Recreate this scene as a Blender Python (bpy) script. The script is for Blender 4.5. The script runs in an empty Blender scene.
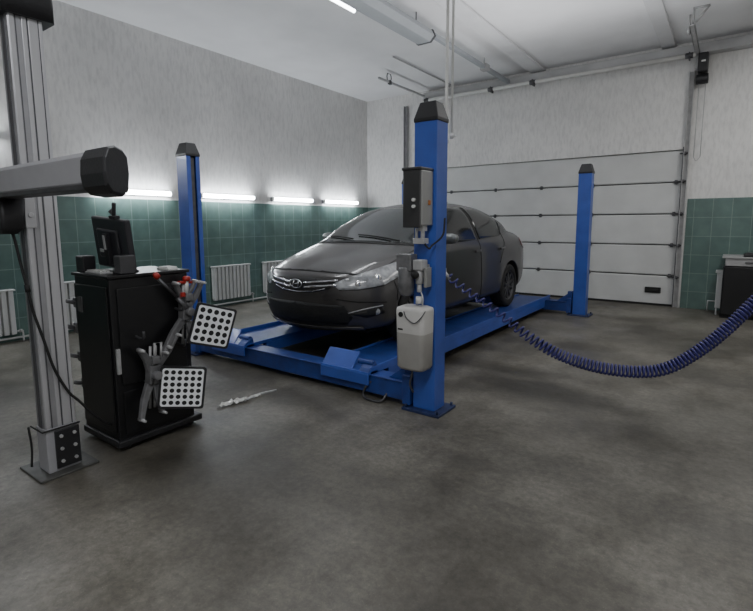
import bpy, bmesh, math, random
from mathutils import Vector, Matrix
from mathutils.bvhtree import BVHTree
random.seed(4)
COL = bpy.context.scene.collection
PI = math.pi
V = Vector

# ------------------------------------------------------------------ materials
def mat(name, col, rough=.5, metal=0.0, emit=0, bump=None, var=None, coat=0, ecol=None, spec=None):
    """bump=(scale,strength), var=(scale, amount)"""
    m = bpy.data.materials.new(name); m.use_nodes = True
    nt = m.node_tree; b = nt.nodes['Principled BSDF']
    b.inputs['Base Color'].default_value = (*col, 1)
    b.inputs['Roughness'].default_value = rough
    b.inputs['Metallic'].default_value = metal
    if spec is not None: b.inputs['Specular IOR Level'].default_value = spec
    if coat: b.inputs['Coat Weight'].default_value = coat; b.inputs['Coat Roughness'].default_value = .08
    if emit:
        b.inputs['Emission Color'].default_value = (*(ecol or col), 1); b.inputs['Emission Strength'].default_value = emit
    tc = nt.nodes.new('ShaderNodeTexCoord')
    if var:
        n = nt.nodes.new('ShaderNodeTexNoise'); n.inputs['Scale'].default_value = var[0]; n.inputs['Detail'].default_value = 5
        nt.links.new(tc.outputs['Object'], n.inputs['Vector'])
        r = nt.nodes.new('ShaderNodeValToRGB')
        a = var[1]
        r.color_ramp.elements[0].position = .3; r.color_ramp.elements[1].position = .7
        r.color_ramp.elements[0].color = (*[c*(1-a) for c in col], 1)
        r.color_ramp.elements[1].color = (*[min(1, c*(1+a)) for c in col], 1)
        nt.links.new(n.outputs['Fac'], r.inputs['Fac']); nt.links.new(r.outputs['Color'], b.inputs['Base Color'])
    if bump:
        n = nt.nodes.new('ShaderNodeTexNoise'); n.inputs['Scale'].default_value = bump[0]; n.inputs['Detail'].default_value = 4
        nt.links.new(tc.outputs['Object'], n.inputs['Vector'])
        bp = nt.nodes.new('ShaderNodeBump'); bp.inputs['Strength'].default_value = bump[1]; bp.inputs['Distance'].default_value = .01
        nt.links.new(n.outputs['Fac'], bp.inputs['Height']); nt.links.new(bp.outputs['Normal'], b.inputs['Normal'])
    return m

def plaster_mat():
    m = bpy.data.materials.new('bark_plaster'); m.use_nodes = True
    nt = m.node_tree; b = nt.nodes['Principled BSDF']; L = nt.links
    b.inputs['Roughness'].default_value = .8
    tc = nt.nodes.new('ShaderNodeTexCoord')
    mp = nt.nodes.new('ShaderNodeMapping'); mp.inputs['Scale'].default_value = (9, 9, 2.6)
    L.new(tc.outputs['Object'], mp.inputs['Vector'])
    n = nt.nodes.new('ShaderNodeTexNoise'); n.inputs['Scale'].default_value = 2.6; n.inputs['Detail'].default_value = 8; n.inputs['Roughness'].default_value = .65
    L.new(mp.outputs['Vector'], n.inputs['Vector'])
    r = nt.nodes.new('ShaderNodeValToRGB'); r.color_ramp.elements[0].position = .34; r.color_ramp.elements[1].position = .56
    r.color_ramp.elements[0].color = (.62, .61, .595, 1); r.color_ramp.elements[1].color = (.76, .75, .73, 1)
    L.new(n.outputs['Fac'], r.inputs['Fac'])
    n2 = nt.nodes.new('ShaderNodeTexNoise'); n2.inputs['Scale'].default_value = 1.1; n2.inputs['Detail'].default_value = 4
    L.new(tc.outputs['Object'], n2.inputs['Vector'])
    mx = nt.nodes.new('ShaderNodeMix'); mx.data_type = 'RGBA'; mx.blend_type = 'MULTIPLY'; mx.inputs[0].default_value = .35
    L.new(r.outputs['Color'], mx.inputs[6]); L.new(n2.outputs['Fac'], mx.inputs[7])
    g = nt.nodes.new('ShaderNodeBrightContrast'); g.inputs['Bright'].default_value = .1
    L.new(mx.outputs[2], g.inputs['Color']); L.new(g.outputs['Color'], b.inputs['Base Color'])
    bp = nt.nodes.new('ShaderNodeBump'); bp.inputs['Strength'].default_value = .3; bp.inputs['Distance'].default_value = .01
    L.new(n.outputs['Fac'], bp.inputs['Height']); L.new(bp.outputs['Normal'], b.inputs['Normal'])
    return m

def tile_mat(axis):
    m = bpy.data.materials.new('green_tile_' + axis); m.use_nodes = True
    nt = m.node_tree; b = nt.nodes['Principled BSDF']; L = nt.links
    tc = nt.nodes.new('ShaderNodeTexCoord'); sp = nt.nodes.new('ShaderNodeSeparateXYZ'); cb = nt.nodes.new('ShaderNodeCombineXYZ')
    L.new(tc.outputs['Object'], sp.inputs[0])
    L.new(sp.outputs['X' if axis == 'x' else 'Y'], cb.inputs['X'])
    ad = nt.nodes.new('ShaderNodeMath'); ad.operation = 'ADD'; ad.inputs[1].default_value = .02
    L.new(sp.outputs['Z'], ad.inputs[0]); L.new(ad.outputs[0], cb.inputs['Y'])
    br = nt.nodes.new('ShaderNodeTexBrick'); br.offset = 0; br.inputs['Scale'].default_value = 1
    br.inputs['Brick Width'].default_value = .25; br.inputs['Row Height'].default_value = .3; br.inputs['Mortar Size'].default_value = .005
    br.inputs['Color1'].default_value = (.090, .146, .131, 1); br.inputs['Color2'].default_value = (.102, .162, .146, 1); br.inputs['Mortar'].default_value = (.17, .24, .22, 1)
    L.new(cb.outputs[0], br.inputs['Vector'])
    n = nt.nodes.new('ShaderNodeTexNoise'); n.inputs['Scale'].default_value = 6; n.inputs['Detail'].default_value = 5
    L.new(tc.outputs['Object'], n.inputs['Vector'])
    mx = nt.nodes.new('ShaderNodeMix'); mx.data_type = 'RGBA'; mx.blend_type = 'OVERLAY'; mx.inputs[0].default_value = .3
    L.new(br.outputs['Color'], mx.inputs[6]); L.new(n.outputs['Fac'], mx.inputs[7]); L.new(mx.outputs[2], b.inputs['Base Color'])
    b.inputs['Roughness'].default_value = .14
    bp = nt.nodes.new('ShaderNodeBump'); bp.inputs['Strength'].default_value = .3; bp.inputs['Distance'].default_value = .003; bp.invert = True
    L.new(br.outputs['Fac'], bp.inputs['Height']); L.new(bp.outputs['Normal'], b.inputs['Normal'])
    return m

STAINS_AND_PATCHES = [(-1.25, 4.1, .75, .35, .5), (-1.9, 4.5, .9, .22, .6), (-2.75, 2.75, .55, .25, .5), (-1.2, 1.6, 1.3, .8, .75), (-2.7, 1.6, 1.0, .9, .7), (-3.3, 4.6, .8, 1.6, .45)]
def floor_mat():
    m = bpy.data.materials.new('stained_concrete'); m.use_nodes = True
    nt = m.node_tree; b = nt.nodes['Principled BSDF']; L = nt.links
    tc = nt.nodes.new('ShaderNodeTexCoord')
    def noise(s, d, rgh=.5, mapping=None):
        n = nt.nodes.new('ShaderNodeTexNoise'); n.inputs['Scale'].default_value = s; n.inputs['Detail'].default_value = d; n.inputs['Roughness'].default_value = rgh
        if mapping:
            mp = nt.nodes.new('ShaderNodeMapping'); mp.inputs['Scale'].default_value = mapping; L.new(tc.outputs['Object'], mp.inputs['Vector']); L.new(mp.outputs['Vector'], n.inputs['Vector'])
        else: L.new(tc.outputs['Object'], n.inputs['Vector'])
        return n
    def ramp(src, p0, c0, p1, c1):
        r = nt.nodes.new('ShaderNodeValToRGB'); r.color_ramp.elements[0].position = p0; r.color_ramp.elements[1].position = p1
        r.color_ramp.elements[0].color = (*c0, 1); r.color_ramp.elements[1].color = (*c1, 1); L.new(src, r.inputs['Fac']); return r
    def mul(a, c, f=1, mode='MULTIPLY'):
        mx = nt.nodes.new('ShaderNodeMix'); mx.data_type = 'RGBA'; mx.blend_type = mode; mx.inputs[0].default_value = f
        L.new(a, mx.inputs[6]); L.new(c, mx.inputs[7]); return mx.outputs[2]
    big = ramp(noise(.5, 6, .6, (1, 1.6, 1)).outputs['Fac'], .38, (.078, .072, .060), .62, (.182, .171, .146))
    st = ramp(noise(1.3, 7, .65, (1.2, .7, 1)).outputs['Fac'], .38, (.48, .46, .42), .55, (1, 1, 1))
    fine = ramp(noise(24, 6, .8).outputs['Fac'], .38, (.66, .66, .65), .66, (1.25, 1.25, 1.25))
    vo = nt.nodes.new('ShaderNodeTexVoronoi'); vo.inputs['Scale'].default_value = 60; L.new(tc.outputs['Object'], vo.inputs['Vector'])
    spk = ramp(vo.outputs['Distance'], .06, (1.7, 1.7, 1.6), .2, (1, 1, 1))
    c = mul(big.outputs['Color'], st.outputs['Color'], .8)
    # stains and darker patches at fixed places, some under the car and cabinet
    for (x, y, rx, ry, k) in STAINS_AND_PATCHES:
        mp = nt.nodes.new('ShaderNodeMapping'); mp.inputs['Location'].default_value = (-x/rx, -y/ry, 0); mp.inputs['Scale'].default_value = (1/rx, 1/ry, 1)
        L.new(tc.outputs['Object'], mp.inputs['Vector'])
        ln = nt.nodes.new('ShaderNodeVectorMath'); ln.operation = 'LENGTH'; L.new(mp.outputs['Vector'], ln.inputs[0])
        ad = nt.nodes.new('ShaderNodeMath'); ad.operation = 'MULTIPLY_ADD'; ad.inputs[1].default_value = 1.6
        L.new(noise(2.6, 6, .65).outputs['Fac'], ad.inputs[0]); L.new(ln.outputs['Value'], ad.inputs[2])
        hf = nt.nodes.new('ShaderNodeMath'); hf.operation = 'MULTIPLY'; hf.inputs[1].default_value = .45; L.new(ad.outputs[0], hf.inputs[0])
        c = mul(c, ramp(hf.outputs[0], .55, (k, k*.98, k*.95), .85, (1, 1, 1)).outputs['Color'])
    c = mul(c, fine.outputs['Color'], .9); c = mul(c, spk.outputs['Color'], .6)
    L.new(c, b.inputs['Base Color'])
    rr = ramp(noise(1.3, 5).outputs['Fac'], .35, (.36, .36, .36), .65, (.62, .62, .62)); L.new(rr.outputs['Color'], b.inputs['Roughness'])
    bp = nt.nodes.new('ShaderNodeBump'); bp.inputs['Strength'].default_value = .25; bp.inputs['Distance'].default_value = .006
    L.new(noise(45, 5, .7).outputs['Fac'], bp.inputs['Height']); L.new(bp.outputs['Normal'], b.inputs['Normal'])
    return m

M = dict(
    plaster=plaster_mat(), tile_x=tile_mat('x'), tile_y=tile_mat('y'), floor=floor_mat(),
    ceil=mat('ceiling_paint', (.78, .78, .79), .85, var=(1.5, .05), bump=(30, .08)),
    door=mat('door_panel_white', (.56, .565, .555), .5, var=(2.5, .07), bump=(60, .12)),
    door_gap=mat('door_seam_dark', (.05, .05, .048), .7),
    rubber=mat('black_rubber', (.012, .012, .012), .75, bump=(60, .2)),
    blue=mat('lift_blue_paint', (.042, .092, .38), .36, var=(5, .12), coat=.15),
    blue_dk=mat('lift_blue_dark', (.020, .048, .21), .45, var=(8, .25)),  # darker blue for crossbeams, carriages, runways and ramps
    base_blue=mat('scuffed_base_paint', (.018, .03, .09), .5, var=(9, .4)),
    black_pl=mat('black_plastic', (.016, .016, .018), .42, bump=(90, .1)),
    black_gl=mat('black_cabinet_paint', (.007, .007, .008), .33, bump=(120, .06)),
    alu=mat('brushed_aluminium', (.42, .42, .44), .38, .7, var=(14, .06)),
    alu_lt=mat('aluminium_light_strip', (.56, .56, .58), .35, .55),
    alu_dk=mat('aluminium_groove', (.12, .12, .13), .5, .6),
    beam=mat('beam_grey_paint', (.30, .30, .315), .55, var=(5, .06)),
    steel=mat('galvanised_steel', (.42, .42, .42), .45, .25, var=(12, .15)),
    steel_dk=mat('dark_steel', (.10, .10, .105), .45, .7, var=(12, .2)),
    grey=mat('clamp_grey_cast', (.17, .17, .175), .45, .3, var=(20, .2)),
    chrome=mat('chrome', (.62, .62, .64), .16, 1.0, var=(9, .05)),
    white=mat('white_plastic', (.62, .62, .60), .45, var=(7, .05)),
    white_lo=mat('white_tank', (.50, .49, .47), .4, var=(9, .06)),
    tank_lo=mat('translucent_tank_full', (.33, .32, .30), .4, var=(9, .06)),
    rad=mat('radiator_enamel', (.50, .51, .50), .4, var=(4, .04)),
    red=mat('red_plastic', (.33, .018, .012), .4, var=(9, .15)),
    car=mat('graphite_car_paint', (.052, .049, .048), .38, .35, coat=.7, bump=(150, .03)),
    carglass=mat('tinted_car_glass', (.020, .024, .024), .07, coat=.6, var=(3, .2)),
    sideglass=mat('dark_side_glass', (.008, .009, .009), .10, coat=.4, var=(3, .2)),
    lens=mat('headlight_lens', (.27, .28, .29), .35, .05, coat=.8, var=(14, .5)),
    reflector=mat('headlight_reflector', (.8, .8, .8), .1, .9, var=(20, .1)),
    grille=mat('grille_black', (.006, .006, .006), .6, bump=(60, .3)),
    rim=mat('wheel_silver', (.09, .09, .095), .45, .6, var=(9, .1)),
    tyre=mat('tyre_rubber', (.014, .014, .014), .85, bump=(40, .3)),
    under=mat('underbody_dark', (.01, .01, .01), .9, var=(5, .2)),
    amber=mat('amber_lens', (.35, .12, .02), .3, var=(9, .1)),
    redlens=mat('tail_lens_red', (.13, .01, .01), .2, coat=1, var=(9, .1)),
    paper=mat('paper_white', (.6, .6, .58), .7, var=(9, .05)),
    hose=mat('air_hose_blue', (.035, .033, .16), .4, var=(9, .1)),
    tgt_white=mat('target_white', (.84, .86, .88), .4, var=(9, .03)),
    tube=mat('fluorescent_tube', (.86, .92, 1), .4, emit=52, ecol=(.90, .95, 1), var=(2, .01)),
    tube2=mat('ceiling_tube', (.9, .94, 1), .4, emit=14, ecol=(.9, .95, 1), var=(2, .01)),
    housing_lt=mat('grey_steel_paint', (.44, .44, .44), .55, var=(3, .12)),
    housing=mat('lamp_housing', (.34, .36, .38), .5, var=(4, .04)),
    box_dark=mat('control_box_dark', (.055, .055, .055), .28, .5, coat=.5, var=(4, .1)),
    box_lt=mat('control_box_side', (.34, .34, .33), .35, .5, var=(4, .1)),
    regul=mat('smoky_regulator_bowl', (.15, .15, .155), .25, .2, coat=.5, var=(14, .3)),
    bench=mat('bench_drawer_grey', (.34, .34, .34), .5, var=(5, .06)),
    mirror=mat('mirror_shell', (.16, .17, .17), .3, .3, coat=.6, var=(5, .08)),
    screen=mat('monitor_back', (.022, .022, .026), .3, coat=.3, var=(5, .1)),
    plate=mat('foot_plate_steel', (.09, .09, .085), .5, .5, var=(11, .3)),
    foil=mat('crumpled_film', (.75, .75, .72), .2, .3, var=(30, .2)),
)

# ------------------------------------------------------------------ geometry helpers
def new(): return bmesh.new()
def box(bm, x0, x1, y0, y1, z0, z1, mi=0, mtx=None):
    vs = [bm.verts.new((x, y, z)) for x in (x0, x1) for y in (y0, y1) for z in (z0, z1)]
    if mtx: 
        for v in vs: v.co = mtx @ v.co
    for f in ((0, 1, 3, 2), (4, 6, 7, 5), (0, 4, 5, 1), (2, 3, 7, 6), (0, 2, 6, 4), (1, 5, 7, 3)):
        fc = bm.faces.new([vs[i] for i in f]); fc.material_index = mi
    return vs
def ring(bm, c, r, ax1, ax2, n, rb=None):
    rb = rb or r
    return [bm.verts.new(c + ax1*math.cos(2*PI*i/n)*r + ax2*math.sin(2*PI*i/n)*rb) for i in range(n)]
def basis(d):
    d = d.normalized(); u = V((0, 0, 1)) if abs(d.z) < .95 else V((1, 0, 0))
    a = d.cross(u).normalized(); return a, d.cross(a).normalized()
def bridge(bm, r0, r1, mi=0):
    n = len(r0)
    for i in range(n):
        f = bm.faces.new((r0[i], r0[(i+1) % n], r1[(i+1) % n], r1[i])); f.material_index = mi; f.smooth = True
def cap(bm, r, mi=0):
    f = bm.faces.new(r); f.material_index = mi
def tube(bm, pts, r, n=10, mi=0, caps=True):
    pts = [V(p) for p in pts]; rs = r if isinstance(r, (list, tuple)) else [r]*len(pts)
    prev = None; a = None
    for i, p in enumerate(pts):
        d = (pts[min(i+1, len(pts)-1)] - pts[max(i-1, 0)])
        if d.length < 1e-9: d = V((0, 0, 1))
        d.normalize()
        if a is None: a, b_ = basis(d)
        else:
            a = (a - d*a.dot(d)); a = a.normalized() if a.length > 1e-6 else basis(d)[0]
            b_ = d.cross(a).normalized()
        rg = ring(bm, p, rs[i], a, b_, n)
        if prev: bridge(bm, prev, rg, mi)
        elif caps: cap(bm, rg[::-1], mi)
        prev = rg
    if caps: cap(bm, prev, mi)
def cyl(bm, p0, p1, r, n=20, mi=0, r2=None): tube(bm, [p0, p1], [r, r2 if r2 is not None else r], n, mi)
def lathe(bm, prof, c, axis, n=28, mi=0):
    """prof: (radius, distance along axis)"""
    axis = V(axis).normalized(); a, b_ = basis(axis); prev = None; c = V(c)
    for r, h in prof:
        rg = ring(bm, c + axis*h, max(r, 1e-4), a, b_, n)
        if prev: bridge(bm, prev, rg, mi)
        prev = rg
    return
def prism(bm, poly, plane, a0, a1, mi=0, mtx=None):
    """poly of 2D points; plane 'xy','xz','yz'; extruded a0..a1 on the third axis"""
    def mk(p, t):
        co = {'xy': (p[0], p[1], t), 'xz': (p[0], t, p[1]), 'yz': (t, p[0], p[1])}[plane]
        co = V(co)
        return bm.verts.new(mtx @ co if mtx else co)
    A = [mk(p, a0) for p in poly]; B = [mk(p, a1) for p in poly]; n = len(poly)
    bm.faces.new(A[::-1]).material_index = mi; bm.faces.new(B).material_index = mi
    for i in range(n): bm.faces.new((A[i], A[(i+1) % n], B[(i+1) % n], B[i])).material_index = mi
def smooth_path(pts, k=8):
    pts = [V(p) for p in pts]; out = []
    P = [pts[0]*2-pts[1]] + pts + [pts[-1]*2-pts[-2]]
    for i in range(1, len(P)-2):
        for j in range(k):
            t = j/k; a, b, c, d = P[i-1], P[i], P[i+1], P[i+2]
            out.append(.5*((2*b)+(c-a)*t+(2*a-5*b+4*c-d)*t*t+(3*b-a-3*c+d)*t**3))
    out.append(pts[-1]); return out
def obj(name, bm, mats, parent=None, bevel=0, smooth=False, loc=None, seg=2):
    bmesh.ops.recalc_face_normals(bm, faces=bm.faces)
    me = bpy.data.meshes.new(name); bm.to_mesh(me); bm.free()
    if not isinstance(mats, (list, tuple)): mats = [mats]
    for m in mats: me.materials.append(M[m] if isinstance(m, str) else m)
    if smooth:
        for p in me.polygons: p.use_smooth = True
    o = bpy.data.objects.new(name, me); COL.objects.link(o)
    if loc: o.location = loc
    if parent: o.parent = parent
    if bevel:
        b = o.modifiers.new('bevel', 'BEVEL'); b.width = bevel; b.segments = seg; b.limit_method = 'ANGLE'; b.angle_limit = .7
        b.harden_normals = False
    return o
def tag(o, label, cat, group=None):
    o['label'] = label; o['category'] = cat
    if group: o['group'] = group
    return o
def thing(name, label, cat, loc=(0, 0, 0), rz=0, group=None):
    o = bpy.data.objects.new(name, None); COL.objects.link(o); o.location = loc; o.rotation_euler = (0, 0, rz)
    o.empty_display_size = .1
    return tag(o, label, cat, group)
def struct(name, bm, m, parent=None, **k):
    o = obj(name, bm, m, parent, **k)
    if not parent: o['kind'] = 'structure'
    return o
def dup(root, loc, rz=None, label=None):
    r = root.copy(); COL.objects.link(r); r.location = loc
    if rz is not None: r.rotation_euler = (0, 0, rz)
    if label: r['label'] = label
    for ch in list(root.children):
        c = ch.copy(); COL.objects.link(c); c.parent = r
        for g in list(ch.children):
            d = g.copy(); COL.objects.link(d); d.parent = c
    return r

# ------------------------------------------------------------------ room
XL, XR, YB, YF, HC = -7.04, 2.4, 9.48, -3.2, 4.2
DX0, DX1, DZ = -5.9, -.66, 2.57
bm = new(); box(bm, XL-.2, XR+.2, YF-.2, YB+.4, -.2, 0); struct('floor', bm, 'floor')
bm = new(); box(bm, XL-.2, XR+.2, YF-.2, YB+.4, HC, HC+.2); struct('ceiling', bm, 'ceil')
bm = new(); box(bm, XL-.2, XL, YF-.2, YB+.4, 0, HC); struct('wall_left', bm, 'plaster')
bm = new(); box(bm, XR, XR+.2, YF-.2, YB+.4, 0, HC); struct('wall_right', bm, 'plaster')
bm = new(); box(bm, XL, XR, YF-.2, YF, 0, HC); struct('wall_front', bm, 'plaster')
bm = new()
box(bm, XL, DX0, YB, YB+.3, 0, HC); box(bm, DX1, XR, YB, YB+.3, 0, HC); box(bm, DX0, DX1, YB, YB+.3, DZ, HC)
struct('wall_back', bm, 'plaster')
bm = new(); box(bm, XL, XL+.012, YF, YB, 0, 1.78); struct('trim_1', bm, 'tile_y')
bm = new(); box(bm, DX1+.06, XR, YB-.012, YB, 0, 1.78); struct('trim_2', bm, 'tile_x')
bm = new(); box(bm, XL+.012, DX0-.06, YB-.012, YB, 0, 1.78); struct('trim_3', bm, 'tile_x')
# thin ceiling strips in a greyer tone, parallel to the side walls
for i, (x0, x1) in enumerate(((-3.22, -2.95), (-1.10, -.9))):
    bm = new(); box(bm, x0, x1, YF, YB, HC-.035, HC); struct('trim_%d' % (4+i), bm, mat('ceiling_strip', (.66, .66, .67), .8, var=(3, .05)), bevel=.01)

# sectional garage door
bm = new(); box(bm, DX0-.02, DX1+.02, YB+.10, YB+.12, 0, DZ); dr = struct('door_1', bm, 'door_gap')
ph = DZ/5
for k in range(5):
    bm = new()
    z0, z1 = k*ph + (.02 if k == 0 else .009), (k+1)*ph - .009
    y = YB+.035
    poly = [(y+.05, z0), (y+.012, z0), (y, z0+.014), (y, z1-.014), (y+.012, z1), (y+.05, z1)]
    prism(bm, poly, 'yz', DX0, DX1); obj('panel', bm, 'door', dr)
for x in (-5.75, -4.85, -3.87, -2.96, -2.05, -.78):
    for k in range(1, 5):
        bm = new(); box(bm, x-.022, x+.022, YB+.012, YB+.036, k*ph-.035, k*ph+.035)
        cyl(bm, (x-.04, YB+.012, k*ph), (x+.04, YB+.012, k*ph), .014, 10)
        obj('hinge', bm, 'steel_dk', dr, bevel=.004)
bm = new(); box(bm, -1.13, -.89, YB+.015, YB+.034, .21, .31); box(bm, -1.09, -.93, YB+.0, YB+.015, .235, .275)
obj('handle', bm, 'rubber', dr, bevel=.01)
bm = new(); box(bm, DX0, DX1, YB+.02, YB+.085, 0, .035); obj('bottom_seal', bm, 'rubber', dr)

# door tracks, shaft, header beam, chain hoist
def track(x, s, label):
    TZ = 3.75 if s > 0 else 3.94
    t = thing('door_track', label, 'track', (x, YB-.05, 0))
    bm = new()
    for a, b in ((-.035, -.028), (.028, .035)): box(bm, a, b, -.035, .045, 0, TZ)
    box(bm, -.035, .035, .038, .045, 0, TZ); obj('rail', bm, 'steel', t)
    bm = new(); box(bm, -.05 if s > 0 else .035, -.035 if s > 0 else .05, -.02, .04, 0, 2.6); obj('angle_bracket', bm, 'steel_dk', t)
    for z in (.5, 1.03, 1.54, 2.06, 2.5):
        bm = new(); cyl(bm, (-s*.09, 0, z), (s*.02, 0, z), .012, 10); cyl(bm, (-s*.03, 0, z), (0, 0, z), .028, 16)
        obj('roller', bm, 'steel_dk', t)
    return t
track(DX1+.0, 1, 'galvanised vertical track at the right edge of the garage door')
track(DX0-.05, -1, 'dark vertical track at the left edge of the garage door in the corner')
t = thing('header_beam', 'long grey steel beam running across the wall top above garage door', 'beam', (0, YB, 0))
bm = new(); box(bm, -5.45, 1.6, -.16, -.0, 3.98, 4.12); box(bm, -5.45, 1.6, -.2, .0, 3.965, 3.98); obj('beam', bm, 'housing_lt', t, bevel=.006)
t = thing('torsion_shaft', 'pale round shaft with dark couplings above the garage door, under the header beam', 'shaft', (0, YB-.27, 3.9))
bm = new(); cyl(bm, (-5.35, 0, .03), (-.62, 0, .03), .034, 14); obj('shaft', bm, 'white', t)
for x in (-5.3, -3.9, -3.1, -.7):
    bm = new(); box(bm, x-.01, x+.01, -.03, .11, -.02, .08); cyl(bm, (x-.05, 0, .03), (x+.05, 0, .03), .042, 18); obj('bearing_bracket', bm, 'steel_dk', t)
t = thing('track_support_bracket', 'thin grey triangular hanger bracket on the ceiling above right door track', 'bracket', (-.50, 8.0, 4.2))
bm = new()
for a, b in (((-.09, 0, 0), (-.09, 0, -.2)), ((-.09, 0, -.012), (.08, 0, -.012)), ((.08, 0, -.012), (-.06, .0, -.19)), ): tube(bm, [a, b], .013, 6)
obj('frame', bm, 'steel', t)
bm = new(); tube(bm, [(-.15, .25, 0), (-.15, .25, -.18)], .013, 6); obj('hanger_rod', bm, 'steel', t)
t = thing('horizontal_track', 'galvanised horizontal door track running from right jamb toward the room', 'track', (-.60, 7.95, 3.99))
bm = new(); box(bm, -.03, .03, 0, 1.36, -.03, -.022); box(bm, -.03, -.024, 0, 1.36, -.03, .03); box(bm, .024, .03, 0, 1.36, -.03, .03); obj('rail', bm, 'steel', t)
bm = new(); cyl(bm, (-.07, .3, .0), (-.035, .3, .0), .05, 16); obj('cable_drum', bm, 'steel', t)
bm = new(); tube(bm, smooth_path([(0, 1.36, 0), (0, 1.42, -.03), (0, 1.44, -.25)], 4), .022, 8); obj('rail_bend', bm, 'steel', t)
t = thing('chain_hoist', 'black chain hoist with pulley beside top of right door track', 'hoist', (-.52, YB-.02, 3.62))
bm = new(); box(bm, -.065, .065, -.22, 0, .06, .34); obj('gearbox', bm, 'black_pl', t, bevel=.015)
bm = new(); box(bm, -.02, .035, -.225, -.215, .2, .225); obj('label_plate', bm, 'white', t)
bm = new(); cyl(bm, (-.08, -.11, -.03), (.08, -.11, -.03), .075, 20); box(bm, -.03, .03, -.1, 0, -.04, .1); obj('pulley', bm, 'black_pl', t, bevel=.008)
bm = new()
for x in (-.035, .05): tube(bm, [(x, -.12, -.05), (x, -.12, -1.2)], .006, 6)
tube(bm, smooth_path([(-.035, -.12, -1.2), (.0, -.12, -1.26), (.05, -.12, -1.2)], 5), .006, 6)
obj('chain', bm, 'steel', t)
# ceiling rails of the door track on the left
def ceil_rail(x, y0, y1, z, label, loop):
    t = thing('ceiling_rail', label, 'rail', (x, y0, z), group=None)
    bm = new(); L = y1-y0
    w_ = .018 if loop else .01; box(bm, -w_, w_, 0, L, -w_, w_); obj('rail', bm, 'steel', t, bevel=.003)
    if loop:
        for yy in (.35,):
            bm = new(); tube(bm, smooth_path([(-.0, yy-.07, .02), (-.0, yy-.08, .10), (0, yy-.05, 4.2-z-.001), (0, yy+.03, 4.2-z-.001), (.0, yy+.06, .08), (0, yy+.03, .02)], 5), .010, 6)
            box(bm, -.02, .02, yy-.03, yy+.05, -.04, .03); obj('hanger', bm, 'steel_dk', t)
    return t
ceil_rail(-5.42, 7.66, YB-.17, 4.05, 'short dark rail with hanger loops under the ceiling near left corner', True)
ceil_rail(-4.80, 7.2, YB-.17, 4.18, 'slim pale rail fixed flat to the ceiling near the back wall', False)

# ------------------------------------------------------------------ lamps
def wall_lamp(y0, y1, z, label, g):
    t = thing('wall_lamp', label, 'lamp', (XL, (y0+y1)/2, z), group=g); h = (y1-y0)/2
    bm = new(); box(bm, .0, .045, -h, h, -.035, .035); obj('housing', bm, 'housing', t, bevel=.006)
    bm = new(); cyl(bm, (.08, -h+.03, 0), (.08, h-.03, 0), .033, 14); obj('tube', bm, 'tube', t)
    for s in (-1, 1):
        bm = new(); box(bm, .02, .095, min(s*h, s*(h-.03)), max(s*h, s*(h-.03)), -.03, .03); obj('end_cap', bm, 'white', t, bevel=.006)
G = 'fluorescent lamps along the top of the left wall tiles'
wall_lamp(3.22, 4.36, 1.87, 'lit fluorescent tube lamp on left wall, directly above the black cabinet', G)
wall_lamp(4.88, 5.98, 1.87, 'lit fluorescent tube lamp on left wall, beside left front blue post', G)
wall_lamp(6.42, 7.5, 1.87, 'lit fluorescent tube lamp on left wall, above the car bonnet', G)
wall_lamp(7.85, 9.0, 1.87, 'lit fluorescent tube lamp on left wall, nearest the back corner', G)
wall_lamp(1.0, 2.22, 2.46, 'lit fluorescent tube lamp mounted high on left wall, left of aluminium column', None)

def ceiling_lamp(x, y0, y1, z, label, yl=None):
    t = thing('ceiling_lamp', label, 'lamp', (x, (y0+y1)/2, z)); h = (y1-y0)/2
    prof = [(-.17, .02), (-.13, .10), (.13, .10), (.17, .02), (.10, -.05), (-.10, -.05)]
    bm = new(); prism(bm, prof, 'xz', -h, h); obj('housing', bm, 'housing', t, bevel=.006)
    bm = new(); prism(bm, [(a*1.07, b*1.1) for a, b in prof], 'xz', h-.02, h+.02); obj('end_cap', bm, 'steel_dk', t, bevel=.004)
    bm = new(); prism(bm, [(a*1.07, b*1.1) for a, b in prof], 'xz', -h-.02, -h+.02); obj('end_cap', bm, 'steel_dk', t, bevel=.004)
    yl = h*2-.1 if yl is None else yl
    for dx in (-.115,):
        bm = new(); cyl(bm, (dx-.045, -h+.05, -.03), (dx-.045, -h+yl, -.03), .024, 12); obj('tube', bm, 'tube2', t)
    for yy in (-h*.7, h*.75):
        bm = new(); tube(bm, [(0.1, yy, .09), (.1, yy, 4.2-z)], .008, 8); obj('hanger', bm, 'steel_dk', t)
    return t
ceiling_lamp(-3.70, 3.2, 6.35, 3.98, 'long grey trough lamp with lit tube hanging along the ceiling', 1.75)
ceiling_lamp(-.2, -2.6, 1.2, 4.0, 'added trough lamp with lit tube, unseen behind the photographer')  # added out of view to light the foreground
t = thing('ceiling_conduit', 'grey square conduit running on from the trough lamp to the back wall', 'conduit', (-3.60, 6.4, 4.04))
bm = new(); box(bm, -.035, .035, 0, 2.9, -.03, .03); obj('duct', bm, 'housing', t, bevel=.006)
bm = new(); box(bm, -.06, .06, 1.75, 1.9, -.05, .05); tube(bm, [(0, 1.8, .03), (0, 1.8, .16)], .01, 6); obj('junction_clip', bm, 'steel', t, bevel=.004)

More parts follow.
